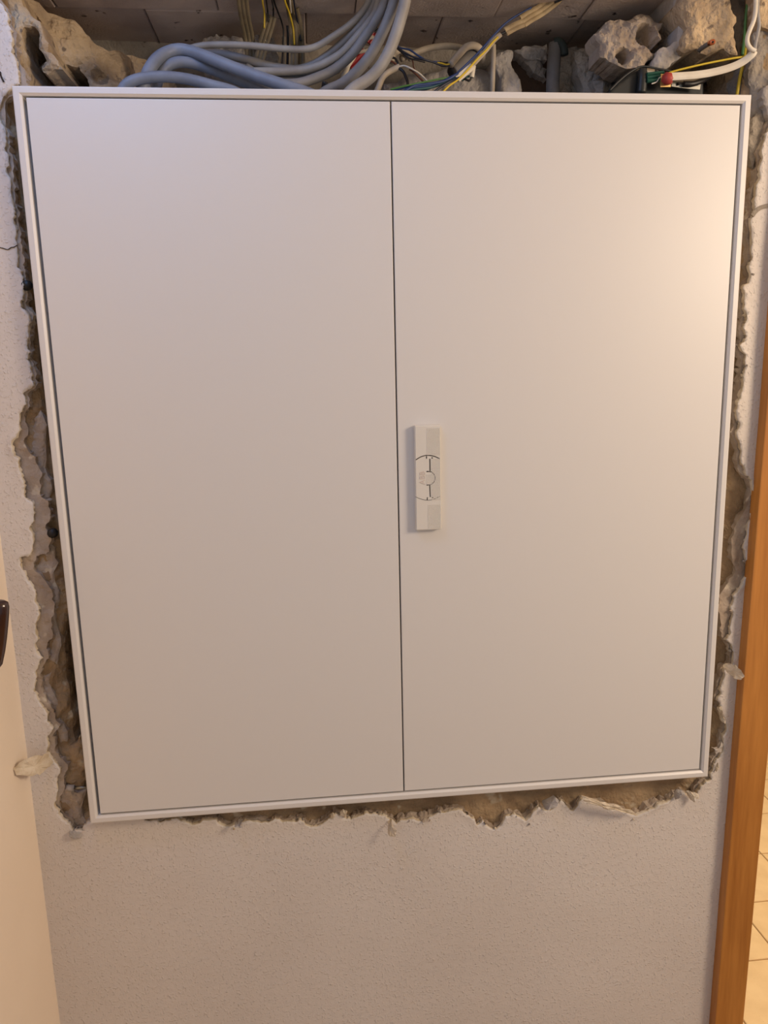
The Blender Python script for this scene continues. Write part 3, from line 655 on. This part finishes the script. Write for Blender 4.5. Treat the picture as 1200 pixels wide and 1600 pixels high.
cable('wire', [(612,142,.06),(640,135,.06),(668,131,.065),(690,127,.07),(706,122,.075),(716,113,.08),(738,92,.09),(757,72,.10),(771,56,.105),(786,40,.11),(800,29,.115),(812,22,.12),(830,12,.12)], .0016, 'wire_blue', 'long blue wire climbing diagonally to the tan flat cable', 'wire')
cable('wire', [(610,140,.055),(635,134,.055),(660,129,.06),(684,124,.065),(702,121,.07)], .0014, 'wire_green', 'green wire lying along the cabinet edge', 'wire')
for k, (dx, dy, mt, lb) in enumerate(((0, 0, 'wire_blue', 'blue wire on top of the bundle at the cabinet edge'), (4, 3, 'wire_teal', 'teal wire inside the bundle at the cabinet edge'), (-2, 5, 'wire_darkblue', 'dark blue wire at the bottom of the bundle at the cabinet edge'), (6, -3, 'wire_blue', 'short blue wire fanned out behind the bundle'))):
    cable('wire', [(618+dx,150,.05),(640+dx,138+dy,.055),(668+dx,134+dy,.06),(690+dx,128+dy*.6,.065),(706+dx,120+dy,.07),(713+dx*.6,116+dy*.5,.078)], .0019, mt, lb, 'wire')
cable('wire', [(670,150,.05),(690,135,.055),(704,127,.06),(716,122,.07),(722,118,.08)], .0018, 'wire_darkblue', 'dark wire crossing under the white connector', 'wire')
dg = thing('flat_cable', 'flat tan cable running diagonally up to the right with a snapped sheath', 'cable', tuple(at(800, 40, .11)))
cable('sheath', [(714,124,.07),(726,114,.08),(738,104,.088)], 0, 'cable_white', flat=(.0050, .0025, 1), parent=dg)
cable('sheath', [(738,102,.09),(758,80,.10),(772,63,.105),(782,54,.11)], 0, 'cable_beige', flat=(.0036, .0022, 1), parent=dg)
cable('sheath', [(790,50,.11),(797,46,.112),(806,41,.114),(818,36,.116)], 0, 'flat_tan', flat=(.0062, .0020, 2), parent=dg)
cable('sheath', [(816,34,.116),(828,26,.12),(842,18,.125),(856,8,.122),(872,-6,.115),(890,-30,.10)], 0, 'flat_tan', flat=(.0094, .0022, 3), parent=dg)
cable('wire', [(690,146,.055),(702,134,.06),(716,124,.068),(730,110,.078),(746,92,.088),(760,78,.095),(770,66,.10),(778,58,.105)], .0015, 'wire_yellow', parent=dg)
cable('wire', [(752,78,.11),(766,66,.11),(778,56,.11),(790,50,.11)], .0018, 'wire_black', parent=dg)
cable('wire', [(866,4,.112),(876,0,.108),(890,-8,.10)], .0016, 'wire_black', parent=dg)
wc = thing('connector', 'small off-white connector with dark wires at the diagonal cable', 'connector', tuple(at(738, 112, .09)))
cable('housing', [(740,103,.09),(737,121,.09)], 0, 'cable_white', flat=(.0034, .003, 1), parent=wc)
cable('wire', [(738,119,.09),(733,126,.09),(724,122,.09),(716,120,.09)], .0016, 'wire_black', parent=wc)
cable('wire', [(737,119,.092),(730,120,.092),(722,126,.092)], .0016, 'wire_teal', parent=wc)
cable('cable', [(771,70,.165),(771,90,.165),(770,115,.165),(769,150,.165)], .0040, 'cable_beige', 'straight beige cable standing upright beside the white plaster')
pp = thing('pipe', 'upright grey pipe with a dark green cap in the niche', 'pipe', tuple(at(865, 100, .18)))
cable('tube', [(868,68,.18),(866,90,.18),(864,120,.18),(863,170,.18)], .0110, 'pipe', parent=pp, n=18)
cable('cap', [(866,66,.176),(872,65,.174),(878,70,.172),(881,78,.172),(882,86,.172)], .0066, 'pipe_cap', parent=pp, n=14)
# junction box on the right
jb = thing('junction_box', 'black junction box with metal clips behind the right cabinet corner', 'box', tuple(at(1040, 130, .10)))
P = [(945,176),(952,140),(966,128),(985,114),(1000,108),(1030,110),(1075,120),(1100,124),(1100,176)]
relief('housing', P, .062, .15, [M['box_black']], amp=.0004, sc=10, rnd=.004, rag=0.01, smooth=True, label='black plastic shell').name = 'housing'
hs = bpy.context.scene.objects['housing'] if 'housing' in bpy.data.objects else None
for o in list(COL.objects):
    if o.type == 'MESH' and o.name.startswith('housing') and o.parent is None: under(o, jb)
cable('rim', [(952,142,.058),(968,126,.058),(986,112,.058),(1004,104,.058),(1030,108,.058),(1062,114,.058)], .0016, 'box_black', parent=jb)
cable('knockout', [(1002,146,.056),(1004,122,.056),(1004,111,.059)], .0075, 'box_black', parent=jb, n=14)
cable('bracket', [(1010,111,.054),(1022,113,.054)], 0, 'metal', flat=(.0040, .002, 1), parent=jb)
cable('terminal', [(1010,122,.050),(1036,119,.050)], 0, 'terminal', flat=(.0070, .005, 3), parent=jb)
cable('wire', [(1018,131,.046),(1026,128,.046),(1030,122,.046),(1036,119,.046)], .0009, 'wire_white', parent=jb)
cable('clamp_plate', [(1032,126,.046),(1048,126,.046)], 0, 'brass', flat=(.0090, .0015, 1), parent=jb)
cable('clamp_screw', [(1042,122,.034),(1045,124,.043)], .0085, 'screw', parent=jb, n=7)
cable('rail', [(1050,127,.050),(1072,130,.050),(1094,132,.050)], 0, 'metal', flat=(.0075, .0018, 1), parent=jb)
for q in ((1060, 131), (1070, 130)): cable('screw', [(q[0], q[1], .046), (q[0]+.4, q[1], .049)], .0022, 'groove', parent=jb)
cable('plug', [(1068,131,.046),(1082,131,.046),(1098,126,.052),(1110,118,.07)], .0040, 'wire_black', parent=jb)
cable('cable', [(1047,120,.034),(1066,119,.034),(1090,117,.034),(1114,113,.034),(1140,106,.032),(1160,97,.028),(1174,86,.022),(1179,79,.020)], 0, 'cable_white', 'flat white cable curving from the red clamp to the right jamb', flat=(.0052, .0026, 1))
ln = thing('cable_loop', 'pale cable split into a narrow eye above the white cable', 'cable', tuple(at(1175, 50, .04)))
cable('strand', [(1180,80,.014),(1173,76,.014),(1168,68,.014),(1168,58,.014),(1172,46,.014),(1177,34,.014),(1180,20,.014),(1181,0,.014),(1182,-40,.014)], .0032, 'cable_white', parent=ln)
cable('strand', [(1179,79,.014),(1181,66,.014),(1184,52,.014),(1186,40,.014),(1184,20,.014),(1184,0,.014),(1185,-40,.014)], .0026, 'cable_pale', parent=ln)
cable('wire', [(1036,119,.040),(1048,113,.036),(1070,107,.034),(1100,100,.032),(1130,94,.030),(1152,90,.028),(1168,88,.030)], .0014, 'green_yellow', 'thin yellow wire stretched from the red clamp to the right', 'wire')
gy = thing('earth_cable', 'green and yellow striped cable hanging down the right jamb', 'cable', tuple(at(1162, 60, .05)))
cable('green_stripe', [(1170,-40,.05),(1168,0,.05),(1165,30,.05),(1163,60,.05),(1160,86,.05)], .0022, 'wire_green', parent=gy)
cable('sheath', [(1173,-40,.053),(1171,0,.053),(1168,30,.053),(1166,60,.053),(1163,90,.053),(1158,112,.053),(1152,145,.055),(1148,176,.056)], .0025, 'green_yellow', parent=gy)
cr = thing('copper_pipe', 'thin grey-sleeved rod with a bright copper cut end', 'pipe', tuple(at(1108, 70, .02)))
cable('sleeve', [(1093,78,.050),(1103,71,.03),(1109,67.5,.018)], .0034, 'pipe', parent=cr)
cable('tip', [(1109,67.5,.018),(1114,65.5,.008)], .0038, 'copper', parent=cr)
cable('bore', [(1114,65.5,.0078),(1114.3,65.4,.0072)], .0016, 'groove', parent=cr)
# dark bolt and holes in the left gap
for (a, b_, r) in ((42, 446, .0075), (82, 833, .0078)):
    o = cable('drilled_hole', [(a, b_, .022), (a+1, b_-.5, .050)], r, 'groove'); o.parent = niche
    o.data.materials[0] = M['wire_black']
bt = thing('wall_anchor', 'grey metal anchor bolt bridging the gap at the cabinet\'s lower left', 'bolt', tuple(at(125, 1231, .03)))
cable('shank', [(114,1231,.024),(140,1230,.026)], .0026, 'metal', parent=bt)
cable('plug', [(106,1231,.024),(116,1231,.024)], .0052, 'gypsum', parent=bt)
# brown handle at the left edge, fixed to the left wall
hb = thing('lever_handle', 'glossy dark brown rounded handle on the wall at the left edge', 'handle', tuple(at(0, 995, -.12)))
bm = bmesh.new(); rows = []
P = [(-11,938,.30),(-10,939.5,.72),(-9,943,.95),(-8.5,950,1),(-9,960,1.02),(-10,980,1),(-11.5,1000,.98),(-13.5,1020,.95),(-16,1040,.88),(-18,1048,.7),(-19,1053,.3)]
for (a, b_, k) in P:
    c = at(a, b_, -.12); ring = []
    for q in range(24):
        t = 2*math.pi*q/24; rr = .0185*k*(1-.05*(q % 3 == 0)); ring.append(bm.verts.new(c+Vector((math.cos(t)*rr, math.sin(t)*rr*.7, 0))))
    rows.append(ring)
for A, B in zip(rows, rows[1:]):
    for k in range(24): bm.faces.new((A[k], A[(k+1) % 24], B[(k+1) % 24], B[k]))
bm.faces.new(rows[0]); bm.faces.new(rows[-1][::-1]); bmesh.ops.recalc_face_normals(bm, faces=bm.faces[:])
bm_obj('grip', bm, M['lever'], hb, smooth=True)
c = at(-9, 990, -.12)
bm_obj('stem', tube_bm([c+Vector((-.005, 0, 0)), Vector((XL-.001, c.y, c.z))], .008, 14), M['lever'], hb, smooth=True)
